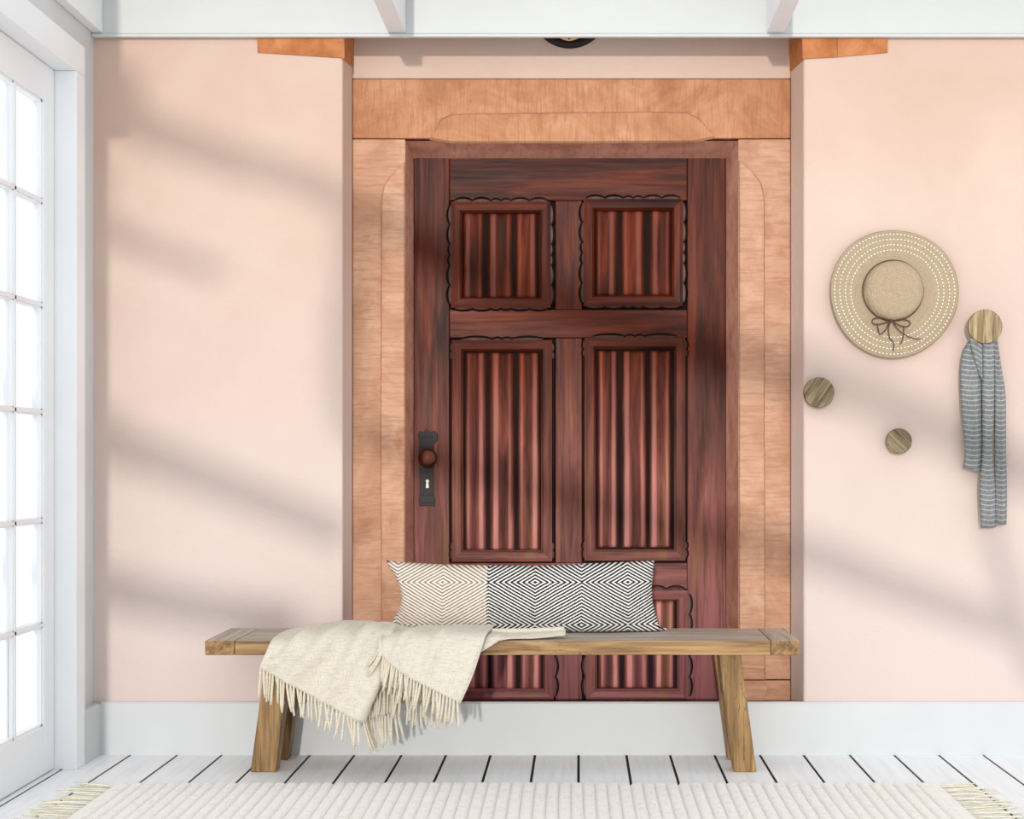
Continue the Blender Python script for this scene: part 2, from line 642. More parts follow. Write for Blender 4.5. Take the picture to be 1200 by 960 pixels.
# ceiling with beams running towards the viewer
ceil = thing('ceiling', (0, 0, ZT), 'white ceiling with beams', 'ceiling', kind='structure')
MB().box(-1.95, 2.6, -0.40, 0.55, ZT, ZT + 0.05).build('boarding', M['trim'], ceil)
zb = wz(37, D0 - 0.035)
for a, b in ((-1.95, wx(119, D0 - 0.035)), (wx(454, D0 - 0.035), wx(475, D0 - 0.035)), (wx(899, D0 - 0.035), wx(919.5, D0 - 0.035)), (2.2, 2.27)):
    MB().box(a if a > -1.9 else -1.819, b, -0.45, -0.023, zb, ZT).build('beam', M['sash'], ceil, bevel=0.003)

t = MB()
t.box(-1.819, 2.6, -0.022, -0.008, wz(43, D0 - 0.04) + 0.016, ZT)
t.box(-1.819, 2.6, -0.028, -0.008, wz(43, D0 - 0.028), wz(43, D0 - 0.04) + 0.0155)
tag(t.build('trim_1', M['trim'], bevel=0.003), 'white frieze board along the top of the wall', 'trim', kind='structure')

# ------------------------------------------------------------------ glazed door on the left
XS0, XS1 = -1.912, -1.868
win = thing('window_1', (-1.88, -0.75, 0), 'tall white glazed door of many small panes on the left', 'window', kind='structure')
MB().box(-1.95, CX, -0.272, -0.1805, 0, 2.4895).build('casing', M['sash'], win, bevel=0.003)
MB().box(-1.95, CX, -1.42, -0.1805, 2.49, 2.596).build('casing', M['sash'], win, bevel=0.003)
MB().box(-1.95, XS1, -1.42, -1.33, 0, 2.4895).build('casing', M['sash'], win, bevel=0.003)
zrows = [wz(p, 5.08) for p in (851, 732.5, 610, 483, 358, 236, 117)]
ycols = [-0.372, -0.624, -0.876, -1.128]
leaf_y0, leaf_y1 = -1.228, -0.2775
stile = MB().box(XS0, XS1, ycols[0], leaf_y1, 0.006, 2.488)
stile.build('stile', M['sash'], win, bevel=0.002)
MB().box(XS0, XS1, leaf_y0 - 0.10, ycols[3], 0.006, 2.488).build('stile', M['sash'], win, bevel=0.002)
MB().box(XS0, XS1, ycols[3], ycols[0], 0.006, zrows[0]).build('rail', M['sash'], win, bevel=0.002)
MB().box(XS0, XS1, ycols[3], ycols[0], zrows[-1], 2.488).build('rail', M['sash'], win, bevel=0.002)
MU = 0.011


def bead(mb, horizontal, c, a, b):
    """A glazing bar with stepped moulded faces."""
    for half, x0, x1 in ((MU, XS0 + 0.008, XS1 - 0.008), (MU * 0.55, XS0 + 0.002, XS1 - 0.002)):
        if horizontal:
            mb.box(x0, x1, a, b, c - half, c + half)
        else:
            mb.box(x0, x1, c - half, c + half, a, b)


for z in zrows[1:-1]:
    mb = MB()
    bead(mb, True, z, ycols[3], ycols[0])
    mb.build('glazing_bar', M['sash'], win)
for y in ycols[1:-1]:
    mb = MB()
    bead(mb, False, y, zrows[0], zrows[-1])
    mb.build('glazing_bar', M['sash'], win)
# moulded beads round the outside of the glazing
mb = MB()
mb.box(XS0 + 0.008, XS1 - 0.008, ycols[0] - 0.008, ycols[0], zrows[0], zrows[-1])
mb.box(XS0 + 0.008, XS1 - 0.008, ycols[3], ycols[3] + 0.008, zrows[0], zrows[-1])
mb.box(XS0 + 0.008, XS1 - 0.008, ycols[3], ycols[0], zrows[0], zrows[0] + 0.008)
mb.box(XS0 + 0.008, XS1 - 0.008, ycols[3], ycols[0], zrows[-1] - 0.008, zrows[-1])
mb.build('glazing_bead', M['sash'], win)
MB().box(XS0, XS1 - 0.006, leaf_y1 + 0.0003, -0.2723, 0.006, 2.488).build('gap_shade_strip', M['gap_shade'], win)  # grey strip added as the shade of the gap beside the leaf
for ya, yb in zip(ycols, ycols[1:]):
    for za, zc in zip(zrows, zrows[1:]):
        MB().box(-1.8915, -1.8885, yb + MU, ya - MU, za + MU, zc - MU).build('pane', M['glass'], win)

# ------------------------------------------------------------------ stone surround of the doorway
sur = thing('stone_door_surround', (0, Y1, 0), 'orange sandstone surround with carved lintel framing the dark door', 'door surround')
zl0, zl1 = wz(163, D1), wz(92.5, D1)
XSL, XSR = wx(475, D1), wx(865, D1)
Dp = D1 - 0.012


def outline(pts, D):
    return [(wx(a, D), wz(b, D)) for a, b in pts]


def slab(mb, pts, D, y0, y1, inset=0.006):
    """A raised field whose front outline is drawn in slightly, so that its edge slopes."""
    o = outline(pts, D)
    cx = sum(p[0] for p in o) / len(o)
    cz = sum(p[1] for p in o) / len(o)
    f = [(x + (inset if x < cx else -inset), z + (inset if z < cz else -inset)) for x, z in o]
    n = len(o)
    vs = [(x, y1, z) for x, z in o] + [(x, y0, z) for x, z in f]
    fs = [tuple(range(n)), tuple(range(2 * n - 1, n - 1, -1))] + [(i, i + n, (i + 1) % n + n, (i + 1) % n) for i in range(n)]
    return mb.add(vs, fs)


MB().box(XL1 + 0.002, XR1 - 0.002, Y1, 0.54, zl0 + 0.003, zl1).build('lintel', M['lintel_stone'], sur, bevel=0.005)
lintel = sur.children[0]
slab(MB(), [(503, 164), (508, 158), (516, 140), (528, 134), (560, 133), (660, 132), (770, 131), (806, 132), (820, 139), (831, 155), (838, 162),
            (815, 167), (700, 168), (600, 168), (530, 168)], D1, Y1 - 0.012, Y1).build('raised_field', M['lintel_stone'], lintel)
zp = wz(797, D1)
jl = MB().box(XL1 + 0.002, XSL, Y1, 0.54, zp + 0.002, zl0).build('jamb', M['jamb_stone'], sur, bevel=0.005)
jr = MB().box(XSR, XR1 - 0.002, Y1, 0.54, zp + 0.002, zl0).build('jamb', M['jamb_stone'], sur, bevel=0.005)
slab(MB(), [(475, 797), (447, 797), (446, 500), (447, 232), (450, 217), (456, 208), (465, 202), (475, 190)], D1, Y1 - 0.011, Y1, 0.005).build('raised_field', M['jamb_stone'], jl)
slab(MB(), [(865.5, 797), (897, 797), (896, 500), (896, 232), (892, 214), (884, 203), (873, 196), (865.5, 188)], D1, Y1 - 0.011, Y1, 0.005).build('raised_field', M['jamb_stone'], jr)
# foot stones with a slanting stop below the joint
for x0, x1, s in ((XL1 + 0.002, XSL, 1), (XSR, XR1 - 0.002, -1)):
    ft = MB().box(x0, x1, Y1 - 0.004, 0.54, 0.0, zp - 0.002).build('foot_stone', M['jamb_stone'], sur, bevel=0.006)
    xi, xo = (x1, x0 + 0.09) if s > 0 else (x0, x1 - 0.09)
    mb = MB()
    mb.prism([(xi, 0.0), (xi, zp - 0.014), (xo, zp - 0.014), (xo - s * -0.0, zp - 0.02), (xi - s * 0.05, 0.0)], 1, Y1 - 0.014, Y1 - 0.0042)
    mb.build('sloping_stop', M['jamb_stone'], ft)
# chipped course line a little above the joint on the right
slab(MB(), [(868, 777), (893, 779), (897, 781), (893, 784), (868, 782)], D1, Y1 - 0.019, Y1 - 0.011, 0.002).build('chipped_edge', M['jamb_stone'], jr)
# splayed inner faces between the stone and the door
XDL, XDR, ZDT = wx(485, D2), wx(850, D2), wz(187, D2)
ZH = wz(165, D1)
mb = MB().hexa([(XSL, Y1 + 0.003, 0), (XDL, Y2 + 0.02, 0), (XDL, 0.54, 0), (XSL, 0.54, 0)], [(XSL, Y1 + 0.003, ZH), (XDL, Y2 + 0.02, ZDT), (XDL, 0.54, ZDT), (XSL, 0.54, ZH)])
mb.build('splayed_reveal', M['reveal_stone'], sur)
mb = MB().hexa([(XSR, Y1 + 0.003, 0), (XDR, Y2 + 0.02, 0), (XDR, 0.54, 0), (XSR, 0.54, 0)], [(XSR, Y1 + 0.003, ZH), (XDR, Y2 + 0.02, ZDT), (XDR, 0.54, ZDT), (XSR, 0.54, ZH)])
mb.build('splayed_reveal', M['reveal_stone'], sur)
mb = MB().hexa([(XSL, Y1 + 0.003, ZH), (XDL, Y2 + 0.02, ZDT), (XDL, 0.54, ZDT), (XSL, 0.54, ZH)], [(XSR, Y1 + 0.003, ZH), (XDR, Y2 + 0.02, ZDT), (XDR, 0.54, ZDT), (XSR, 0.54, ZH)])
mb.build('splayed_reveal', M['reveal_stone'], sur)

# ------------------------------------------------------------------ stone arch, only its feet show below the frieze
arch = thing('stone_arch', (0, 0, 2.6), 'orange stone arch feet at the wall top, beside the doorway recess', 'arch')


def face_stone(pts, name):
    mb = MB()
    mb.prism([(wx(a, D0), wz(b, D0)) for a, b in pts], 1, -0.0065, -0.0003)
    mb.build(name, M['arch_stone'], arch, bevel=0.0015)


face_stone([(302, 62), (404, 68.5), (404, 10), (302, 10)], 'voussoir')
face_stone([(940.5, 69.5), (980.7, 67.4), (980.7, 10), (940.5, 10)], 'voussoir')
face_stone([(981.1, 67.3), (1040, 62), (1040, 10), (981.1, 10)], 'voussoir')
for xa, xb, s, zz in ((XL0, XL1, 1, (70, 79)), (XR0, XR1, -1, (70, 84))):
    mb = MB()
    z0, z1 = wz(zz[0], D0), wz(zz[1], D1)
    y0, y1 = -0.006, Y1 - 0.001
    th = 0.004
    mb.hexa([(xa, y0, z0), (xb, y1, z1), (xb, y1, ZT - 0.01), (xa, y0, ZT - 0.01)],
            [(xa + s * th, y0, z0 + 0.004), (xb + s * th, y1, z1 + 0.004), (xb + s * 0.022, y1, ZT - 0.01), (xa + s * 0.022, y0, ZT - 0.01)])
    mb.build('soffit_stone', M['arch_stone'], arch)

# round roundel above the lintel, cut by the frieze
rc = at(667.5, 12.5, D1)
ros = thing('round_wall_medallion', (rc.x, Y1, rc.z), 'black round medallion with tan centre above the lintel, half hidden by white frieze', 'medallion')
R = 45 * D1 / FOCAL
MB().lathe_y([(R * 0.80, Y1), (R * 0.99, Y1), (R, Y1 - 0.008), (R * 0.93, Y1 - 0.018), (R * 0.82, Y1 - 0.02), (R * 0.76, Y1 - 0.012), (R * 0.74, Y1 - 0.004)], rc.x, rc.z, 64).build('outer_ring', M['iron'], ros, smooth=True)
MB().lathe_y([(R * 0.78, Y1), (R * 0.78, Y1 - 0.008), (R * 0.60, Y1 - 0.012)], rc.x, rc.z, 64).build('disc', M['iron'], ros)
bc = at(667, 37.5, D1)
rb = 14 * D1 / FOCAL
boss = MB().lathe_y([(rb, Y1 - 0.009), (rb, Y1 - 0.016), (rb * 0.8, Y1 - 0.022), (rb * 0.3, Y1 - 0.026)], bc.x, bc.z, 32).build('boss', M['tan'], ros, smooth=True)
MB().box(bc.x - 0.003, bc.x + 0.003, Y1 - 0.028, Y1 - 0.0262, bc.z - rb * 0.8, bc.z + rb * 0.8).build('boss_bar', M['iron'], boss)

# ------------------------------------------------------------------ carved wooden door
door = thing('door_1', (0, Y2, 0), 'dark carved wooden door with six linenfold panels, set back between sandstone jambs', 'door', kind='structure')


def dx(px):
    return wx(px, D2)


def dz(py):
    return wz(py, D2)


YB = Y2 + 0.05
MB().box(XDL - 0.002, XDR + 0.002, Y2 + 0.022, YB, 0.002, ZDT + 0.03).build('backing', M['door_groove'], door)
# frame of the door: stiles run full height, rails and the middle stile fit between them
PX_L, PX_R = (528, 651), (683.5, 804)
for a, b in ((485, 526.5), (805.5, 850.5)):
    MB().box(dx(a), dx(b), Y2, Y2 + 0.022, 0.002, ZDT + 0.02).build('stile', M['door_up'], door, bevel=0.003)
for a, b in ((180, 235), (363, 396), (660, 690.5), (822, 859)):
    MB().box(dx(526.5) + 0.001, dx(805.5) - 0.001, Y2, Y2 + 0.022, dz(b) if b < 859 else 0.002, dz(a)).build('rail', M['door_across'], door, bevel=0.003)
for a, b in ((235, 363), (396, 660), (690.5, 822)):
    MB().box(dx(651), dx(682), Y2 + 0.0005, Y2 + 0.022, dz(b) + 0.001, dz(a) - 0.001).build('muntin', M['door_up'], door, bevel=0.003)


def moulding(parent, ox0, ox1, oy0, oy1, wd):
    """Four mitred bars whose faces slope inwards, round one panel."""
    X0, X1, Z1, Z0 = dx(ox0), dx(ox1), dz(oy0), dz(oy1)
    t = wd * D2 / FOCAL
    k = t * 0.30
    yo, ym, yi, yb = Y2 - 0.012, Y2 - 0.016, Y2 + 0.004, Y2 + 0.021
    corners = [(X0, Z0), (X1, Z0), (X1, Z1), (X0, Z1)]
    sg = [(1, 1), (-1, 1), (-1, -1), (1, -1)]
    for i in range(4):
        j = (i + 1) % 4
        (ax, az), (bx, bz) = corners[i], corners[j]
        (sx, sz), (tx, tz) = sg[i], sg[j]
        prof = [(0, yb), (0, yo), (k, ym), (t * 0.80, ym + 0.003), (t, yi), (t, yb)]
        A = [(ax + sx * d, y, az + sz * d) for d, y in prof]
        B = [(bx + tx * d, y, bz + tz * d) for d, y in prof]
        n = len(prof)
        vs = A + B
        fs = [tuple(range(n)), tuple(range(2 * n - 1, n - 1, -1))] + [(q, q + n, (q + 1) % n + n, (q + 1) % n) for q in range(n)]
        MB().add(vs, fs).build('moulding_bar', M['door_across'] if i % 2 == 0 else M['door_up'], parent)


def slat(parent, px0, px1, py0, py1, deep):
    """One linenfold fold: a board with two soft rolls and a valley between them, its ends cut back."""
    x0, x1, z1, z0 = dx(px0 - 0.9), dx(px1 + 0.9), dz(py0), dz(py1)
    n = 20
    lean = random.uniform(-0.12, 0.12)

    flip = random.random() < 0.35

    def shape(t):
        """Height of the fold across its width, 0 to 1: a soft roll, a hollow, then a crisp ridge."""
        if flip:
            t = 1 - t
        a = 0.62 * math.exp(-((t - 0.19) / 0.135) ** 2)
        b_ = 1.0 * math.exp(-((t - 0.76 - lean * 0.3) / 0.14) ** 2)
        return min(1.0, 0.2 + a + b_)

    def h(t, e):
        edge = min(1.0, min(t, 1 - t) / 0.07)
        return edge * (0.006 + deep * shape(t)) * e
    rows = []
    zs = [z0, z0 + 0.004, z0 + 0.012] + [z0 + (z1 - z0) * q / 8 for q in range(1, 8)] + [z1 - 0.012, z1 - 0.004, z1]
    m = len(zs)
    for q, z in enumerate(zs):
        e = 0.15 if q in (0, m - 1) else 0.75 if q in (1, m - 2) else 1.0
        wav = 0.0006 * math.sin(z * 37 + px0)
        rows.append([(x0 + (x1 - x0) * i / n, Y2 + 0.0215 - h(i / n, e) + wav * (0 < i < n), z) for i in range(n + 1)])
    mb = MB().grid(rows)
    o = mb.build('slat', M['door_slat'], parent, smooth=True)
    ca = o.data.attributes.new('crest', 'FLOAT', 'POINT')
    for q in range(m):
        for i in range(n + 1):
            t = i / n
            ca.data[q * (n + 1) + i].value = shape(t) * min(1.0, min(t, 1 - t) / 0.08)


def scallop(parent, a, b, out, bumps, depth_px, y_front=None):
    """A carved wavy edge running from a to b (pixels on the door), bulging towards out."""
    ax, az, bx, bz = dx(a[0]), dz(a[1]), dx(b[0]), dz(b[1])
    L = math.hypot(bx - ax, bz - az)
    ux, uz = (bx - ax) / L, (bz - az) / L
    amp = depth_px * D2 / FOCAL
    n = 10
    outer, widths = [], bumps
    tot = float(sum(widths))
    s = 0.0
    for wdt in widths:
        for i in range(n):
            f = i / n
            outer.append((s + wdt / tot * f, amp * (0.30 + 0.70 * math.sin(PI * f) ** 0.7) * (1.0 if wdt > 0.6 else 0.75)))
        s += wdt / tot
    outer.append((1.0, amp * 0.3))
    yf, yb = Y2 - 0.006, Y2 + 0.0

    def P(t, d, y):
        return (ax + ux * L * t + out[0] * d, y, az + uz * L * t + out[1] * d)
    mb = MB()
    vs, fs = [], []
    for t, d in outer:
        vs += [P(t, 0, yf - 0.003), P(t, d * 0.62, yf - 0.004), P(t, d, yb + 0.001), P(t, 0, yb + 0.001)]
    k = len(outer)
    for i in range(k - 1):
        for j in range(4):
            fs.append((i * 4 + j, i * 4 + (j + 1) % 4, (i + 1) * 4 + (j + 1) % 4, (i + 1) * 4 + j))
    mb.add(vs, fs)
    o = mb.build('scalloped_edge', M['door_dark'], parent)
    # the cut groove that follows the scallops
    gv = MB()
    gv.tube([P(t, d + 0.0018, Y2 + 0.0005) for t, d in outer], 0.0030, 5)
    gv.build('carved_groove', M['door_groove'], parent)


def door_panel(out_px, slats_px, py, wd, sides, deep):
    ox0, ox1, oy0, oy1 = out_px
    p = thing('panel', (dx((ox0 + ox1) / 2), Y2, dz(oy1)), None, None, parent=door)
    MB().box(dx(ox0) - 0.012, dx(ox1) + 0.012, Y2 + 0.021, Y2 + 0.0218, dz(oy1), dz(oy0)).build('field', M['door_groove'], p)
    moulding(p, ox0, ox1, oy0, oy1, wd)
    for a, b in slats_px:
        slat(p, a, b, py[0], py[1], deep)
    five = [1, 1, 0.55, 0.55, 1, 1]
    if 'top' in sides:
        scallop(p, (ox0 + 3, oy0), (ox1 - 3, oy0), (0, 1), five, 5)
    if 'top_long' in sides:
        scallop(p, (ox0 + 10, oy0), (ox1 - 10, oy0), (0, 1), [2.0, 0.6, 0.6, 2.0], 4.5)
    if 'bottom' in sides:
        scallop(p, (ox0 + 3, oy1), (ox1 - 3, oy1), (0, -1), five, 3)
    if 'left' in sides:
        scallop(p, (ox0, oy0 + 4), (ox0, oy1 - 4), (-1, 0), five, 5)
    if 'right' in sides:
        scallop(p, (ox1, oy0 + 4), (ox1, oy1 - 4), (1, 0), five, 5)
    if 'corners' in sides:
        for x, s in ((ox0, -1), (ox1, 1)):
            scallop(p, (x, oy0 + 3), (x, oy0 + 22), (s, 0), [1, 0.8], 3)
            scallop(p, (x, oy1 - 22), (x, oy1 - 3), (s, 0), [0.8, 1], 3)
            g = MB().box(dx(x + s * 1.6) - 0.0028, dx(x + s * 1.6) + 0.0028, Y2 - 0.0012, Y2 + 0.0005, dz(oy1 - 22), dz(oy0 + 22))
            g.build('carved_groove', M['door_groove'], p)
    return p


door_panel((529, 645, 237, 361), ((542.5, 566), (572, 600), (605, 629)), (249, 349), 12.5, ('top', 'bottom', 'left', 'right'), 0.008)
door_panel((684, 800, 234, 359), ((698, 723), (729, 755), (762, 786)), (246, 346), 12.5, ('top', 'bottom', 'left', 'right'), 0.008)
door_panel((530, 647, 399, 658), ((545, 569), (574, 602), (607.5, 632)), (413, 645), 13, ('top_long', 'corners'), 0.016)
door_panel((685, 803, 396, 657), ((701, 724), (729.5, 757), (762, 786)), (411, 642), 13, ('top_long', 'corners'), 0.016)
door_panel((531, 649, 692, 820), ((547, 571), (576, 604), (610, 634)), (705, 808), 12.5, ('top', 'bottom', 'left', 'right'), 0.014)
door_panel((687, 806, 692, 820), ((702, 726), (732, 759), (766, 790)), (705, 807), 12.5, ('top', 'bottom', 'left', 'right'), 0.014)

# lock: long plate with crest, round knob, keyhole
lk = MB()
lk.prism([(dx(a), dz(b)) for a, b in [(492, 593), (509.5, 593), (510, 585), (508, 580), (508, 552), (509, 530), (508.5, 520), (513, 516), (513, 508), (509, 505),
                                       (504, 507), (500, 503), (496, 507), (492, 505), (490, 510), (492, 518), (491.5, 530), (492, 552), (492.5, 580), (491, 586)]], 1, Y2 - 0.006, Y2 - 0.0003)
lock = lk.build('lock_plate', M['iron'], door, bevel=0.0015)
kc = at(501, 537, D2 - 0.05)
kr = 11.2 * (D2 - 0.05) / FOCAL
ky = Y2 - 0.006
MB().lathe_y([(kr * 0.62, ky), (kr * 0.62, ky - 0.006), (kr * 0.36, ky - 0.010), (kr * 0.34, ky - 0.022), (kr * 0.7, ky - 0.028), (kr * 0.95, ky - 0.036), (kr, ky - 0.044),
              (kr * 0.93, ky - 0.053), (kr * 0.7, ky - 0.060), (kr * 0.35, ky - 0.064), (kr * 0.02, ky - 0.065)], kc.x, kc.z, 32).build('knob', M['copper'], lock, smooth=True)
kh = at(501, 566, D2)
MB().lathe_y([(0.0062, ky - 0.0002), (0.0062, ky - 0.002)], kh.x, kh.z + 0.007, 20).build('keyhole_cover', M['bone'], lock)
MB().prism([(kh.x - 0.0045, kh.z + 0.001), (kh.x + 0.0045, kh.z + 0.001), (kh.x + 0.006, kh.z - 0.020), (kh.x - 0.006, kh.z - 0.020)], 1, ky - 0.002, ky - 0.0002).build('keyhole_cover', M['bone'], lock)
for q in (512, 525, 553, 580, 589):
    MB().box(dx(494), dx(507.5), ky - 0.0025, ky - 0.0002, dz(q) - 0.003, dz(q) + 0.003).build('plate_ridge', M['iron'], lock, bevel=0.001)
# keep each panel label free; the lower four show folds tinted with reflected light

# ------------------------------------------------------------------ wooden bench
BF, BR = 5.04, 5.415           # front and rear edge of the seat, from the eye
yf, yr = BF + EYE.y, BR + EYE.y
bx0, bx1 = wx(240, BF), wx(937, BF)
SZ = 0.4765
SB = wz(768, BF)
bench = thing('wooden_bench', ((bx0 + bx1) / 2, (yf + yr) / 2, 0), 'rustic oak plank bench on splayed legs before the dark door', 'bench')
ex0, ex1 = wx(275, BF), wx(903, BF)
ym = 5.20 + EYE.y
MB().box(bx0, ex0 - 0.001, yf, yr, SB, SZ).build('end_board', M['bench_y'], bench, bevel=0.003)
MB().box(ex1 + 0.001, bx1, yf, yr, SB, SZ).build('end_board', M['bench_y'], bench, bevel=0.003)
MB().box(ex0, ex1, yf + 0.0005, ym - 0.001, SB + 0.0005, SZ - 0.0005).build('seat_board', M['bench_x'], bench, bevel=0.003)
MB().box(ex0, ex1, ym + 0.001, yr, SB + 0.0005, SZ - 0.0005).build('seat_board', M['bench_x'], bench, bevel=0.003)
LT = SB - 0.0005
for xb0, xb1, xt0, xt1 in ((-1.161, -1.072, -1.105, -1.018), (0.5455, 0.6255, 0.4895, 0.5685)):
    for d0, d1 in ((5.133, 5.205), (5.342, 5.412)):
        a, b = d0 + EYE.y, d1 + EYE.y
        mb = MB().hexa([(xb0, a, 0.0), (xb1, a, 0.0), (xb1, b, 0.0), (xb0, b, 0.0)], [(xt0, a, LT), (xt1, a, LT), (xt1, b, LT), (xt0, b, LT)])
        mb.build('leg', M['bench_z'], bench, bevel=0.004)
    s = 0.16 / LT
    cx = (xb0 + xb1) / 2 * (1 - s) + (xt0 + xt1) / 2 * s
    MB().box(cx - 0.02, cx + 0.02, 5.2052 + EYE.y, 5.3418 + EYE.y, 0.125, 0.19).build('stretcher', M['bench_y'], bench, bevel=0.003)

# ------------------------------------------------------------------ cushion
PD = 5.33
pz0 = SZ + 0.004
top_px = [(452, 657.5), (480, 660), (520, 662), (574, 663), (630, 663.5), (690, 661), (735, 659), (767, 657.5)]
bot_px = [(457, 737), (480, 741), (520, 743), (574, 744), (630, 744), (690, 744.5), (735, 744), (775, 742.5)]
def interp(pts, n):
    return spline([(a, 0, b) for a, b in pts], n)


NU, NVV = 64, 26
tops = interp(top_px, NU)
bots = interp(bot_px, NU)
SEAM = wx(574, PD)
SEAM_I = min(range(NU + 1), key=lambda i: abs(tops[i].x - 574))
lean = 0.045


def cushion_point(u, v, side):
    i = min(int(u * NU), NU - 1)
    f = u * NU - i
    tp = tops[i].lerp(tops[i + 1], f)
    bt = bots[i].lerp(bots[i + 1], f)
    # the short sides are drawn in between the corners
    pull = math.sin(PI * v) ** 1.3
    q = bt.lerp(tp, v)
    px = q.x + (16 * pull * max(0, 1 - u * 7) ** 1.3) - (6.5 * pull * max(0, 1 - (1 - u) * 9) ** 1.3)
    z = max(wz(q.z, PD), pz0)
    x = wx(px, PD)
    e = min(u, 1 - u)
    th = 0.075 * (max(0, min(1, e / 0.20)) ** 0.55 if e > 0 else 0) * (math.sin(PI * (0.04 + 0.92 * v)) ** 0.55)
    th *= 0.92 + 0.16 * mnoise.noise(Vector((x * 6, z * 7, side)))
    edge = min(e / 0.02, 1.0) * min(min(v, 1 - v) / 0.03, 1.0)
    th *= max(0.0, min(1.0, edge)) if edge < 1 else 1
    wr = 0.006 * mnoise.noise(Vector((x * 14, z * 30, 3 + side))) * max(0, 1 - e * 9) * edge
    y = PD + EYE.y + lean * (v - 0.5) + side * th + wr
    return (x, y, z)


pil = thing('lumbar_cushion', (wx(612, PD), PD + EYE.y, pz0), 'long herringbone cushion, cream at one end and black and white beside it, on the bench', 'cushion')


def half_cushion(i0, i1, mat, name):
    mb = MB()
    for side in (-1, 1):
        rows = [[cushion_point(i / NU, j / NVV, side) for i in range(i0, i1 + 1)] for j in range(NVV + 1)]
        mb.grid(rows)
    o = mb.build(name, mat, pil, smooth=True)
    import bmesh
    bm = bmesh.new()
    bm.from_mesh(o.data)
    bmesh.ops.remove_doubles(bm, verts=bm.verts, dist=0.0006)
    bmesh.ops.recalc_face_normals(bm, faces=bm.faces)
    for f in bm.faces:
        f.smooth = True
    bm.to_mesh(o.data)
    bm.free()
    return o


lx = world_loc(pil)
ztl = wz(683, PD - 0.06) - lx.z
M['herring_dark'] = make_herringbone('black_white_herringbone', lin(28, 28, 32), lin(226, 224, 220), 0.46, SEAM - lx.x, ztl)
M['herring_pale'] = make_herringbone('cream_brown_herringbone', lin(96, 84, 76), lin(226, 214, 200), 0.66, SEAM - lx.x, ztl)
half_cushion(SEAM_I, NU, M['herring_dark'], 'dark_cover')
half_cushion(0, SEAM_I, M['herring_pale'], 'pale_cover')
for o, lb in zip(pil.children, ('black and white herringbone cover', 'cream and brown herringbone cover')):
    o['label'] = lb
tip = at(770, 742, PD)
MB().hexa([(tip.x - 0.02, tip.y - 0.02, pz0), (tip.x + 0.034, tip.y - 0.004, pz0), (tip.x + 0.034, tip.y + 0.004, pz0), (tip.x - 0.02, tip.y + 0.02, pz0)],
          [(tip.x - 0.02, tip.y - 0.015, pz0 + 0.014), (tip.x + 0.034, tip.y - 0.003, pz0 + 0.004), (tip.x + 0.034, tip.y + 0.003, pz0 + 0.004), (tip.x - 0.02, tip.y + 0.015, pz0 + 0.014)]).build('corner_ear', M['herring_dark'], pil)

# ------------------------------------------------------------------ fringed throw over the bench
TZ = SZ + 0.006


def T(px, py, D):
    p = at(px, py, D)
    if p.y > yf - 0.004 and p.z < TZ:
        p.z = TZ
    return p


def wrinkle(rows, amp, seed, freq=(7, 7, 7), folds=()):
    out = []
    nr, nc = len(rows), len(rows[0])
    for i, r in enumerate(rows):
        o = []
        for j, p in enumerate(r):
            a = r[min(j + 1, nc - 1)] - r[max(j - 1, 0)]
            b = rows[min(i + 1, nr - 1)][j] - rows[max(i - 1, 0)][j]
            nn = a.cross(b)
            nn = nn.normalized() if nn.length > 1e-9 else Vector((0, -1, 0))
            if nn.y > 0 or (abs(nn.y) < 0.3 and nn.z < 0):
                nn = -nn
            u = j / (nc - 1)
            v = i / (nr - 1)
            d = amp * (0.6 * math.sin(u * freq[0] * 2 * PI + 2.2 * v + seed) + 0.8 * mnoise.noise(Vector((u * freq[1], v * 2.2, seed))))
            d += sum(a_ * math.exp(-((u - c_ - k_ * (v - 0.5) + 0.02 * math.sin(5 * v + c_ * 9)) / w_) ** 2) for c_, k_, w_, a_ in folds) * math.sin(PI * min(1.0, 0.12 + v * 0.75))
            o.append(p + nn * (abs(amp) * 0.9 + d) * min(1.0, 0.25 + v))
        out.append(o)
    return out


sheet_a = patch([
    [T(352, 737, 5.36), T(334, 743, 5.20), T(320, 752, 5.03), T(311, 768, 4.995), T(305, 783, 4.985)],
    [T(385, 731, 5.37), T(374, 738, 5.20), T(357, 750, 5.02), T(347, 779, 4.985), T(340, 802, 4.975)],
    [T(420, 728, 5.37), T(414, 735, 5.20), T(404, 748, 5.02), T(391, 790, 4.975), T(380, 824, 4.965)],
    [T(452, 732, 5.245), T(451, 737, 5.15), T(446, 750, 5.015), T(434, 800, 4.965), T(421, 845, 4.955)],
    [T(482, 737, 5.235), T(476, 741, 5.15), T(460, 754, 5.03), T(441, 800, 5.000), T(430, 842, 5.000)]], 60, 44)
sheet_a = wrinkle(sheet_a, 0.012, 1.3, (2.4, 5), ((0.20, -0.34, 0.050, 0.026), (0.42, -0.38, 0.06, 0.034), (0.64, -0.34, 0.055, 0.036), (0.84, -0.26, 0.05, 0.026)))
sheet_c = patch([
    [T(440, 757, 5.018), T(434, 785, 5.010), T(424, 815, 5.004)],
    [T(470, 757, 5.018), T(464, 782, 5.010), T(458, 806, 5.000)],
    [T(510, 757, 5.020), T(500, 790, 5.010), T(490, 822, 5.004)],
    [T(556, 757, 5.022), T(546, 790, 5.012), T(530, 826, 5.006)]], 40, 18)
sheet_d = patch([
    [T(436, 775, 5.016), T(431, 810, 5.014), T(426, 846, 5.010)],
    [T(456, 775, 5.016), T(451, 810, 5.014), T(446, 839, 5.010)],
    [T(480, 775, 5.016), T(474, 806, 5.014), T(468, 833, 5.012)]], 24, 16)
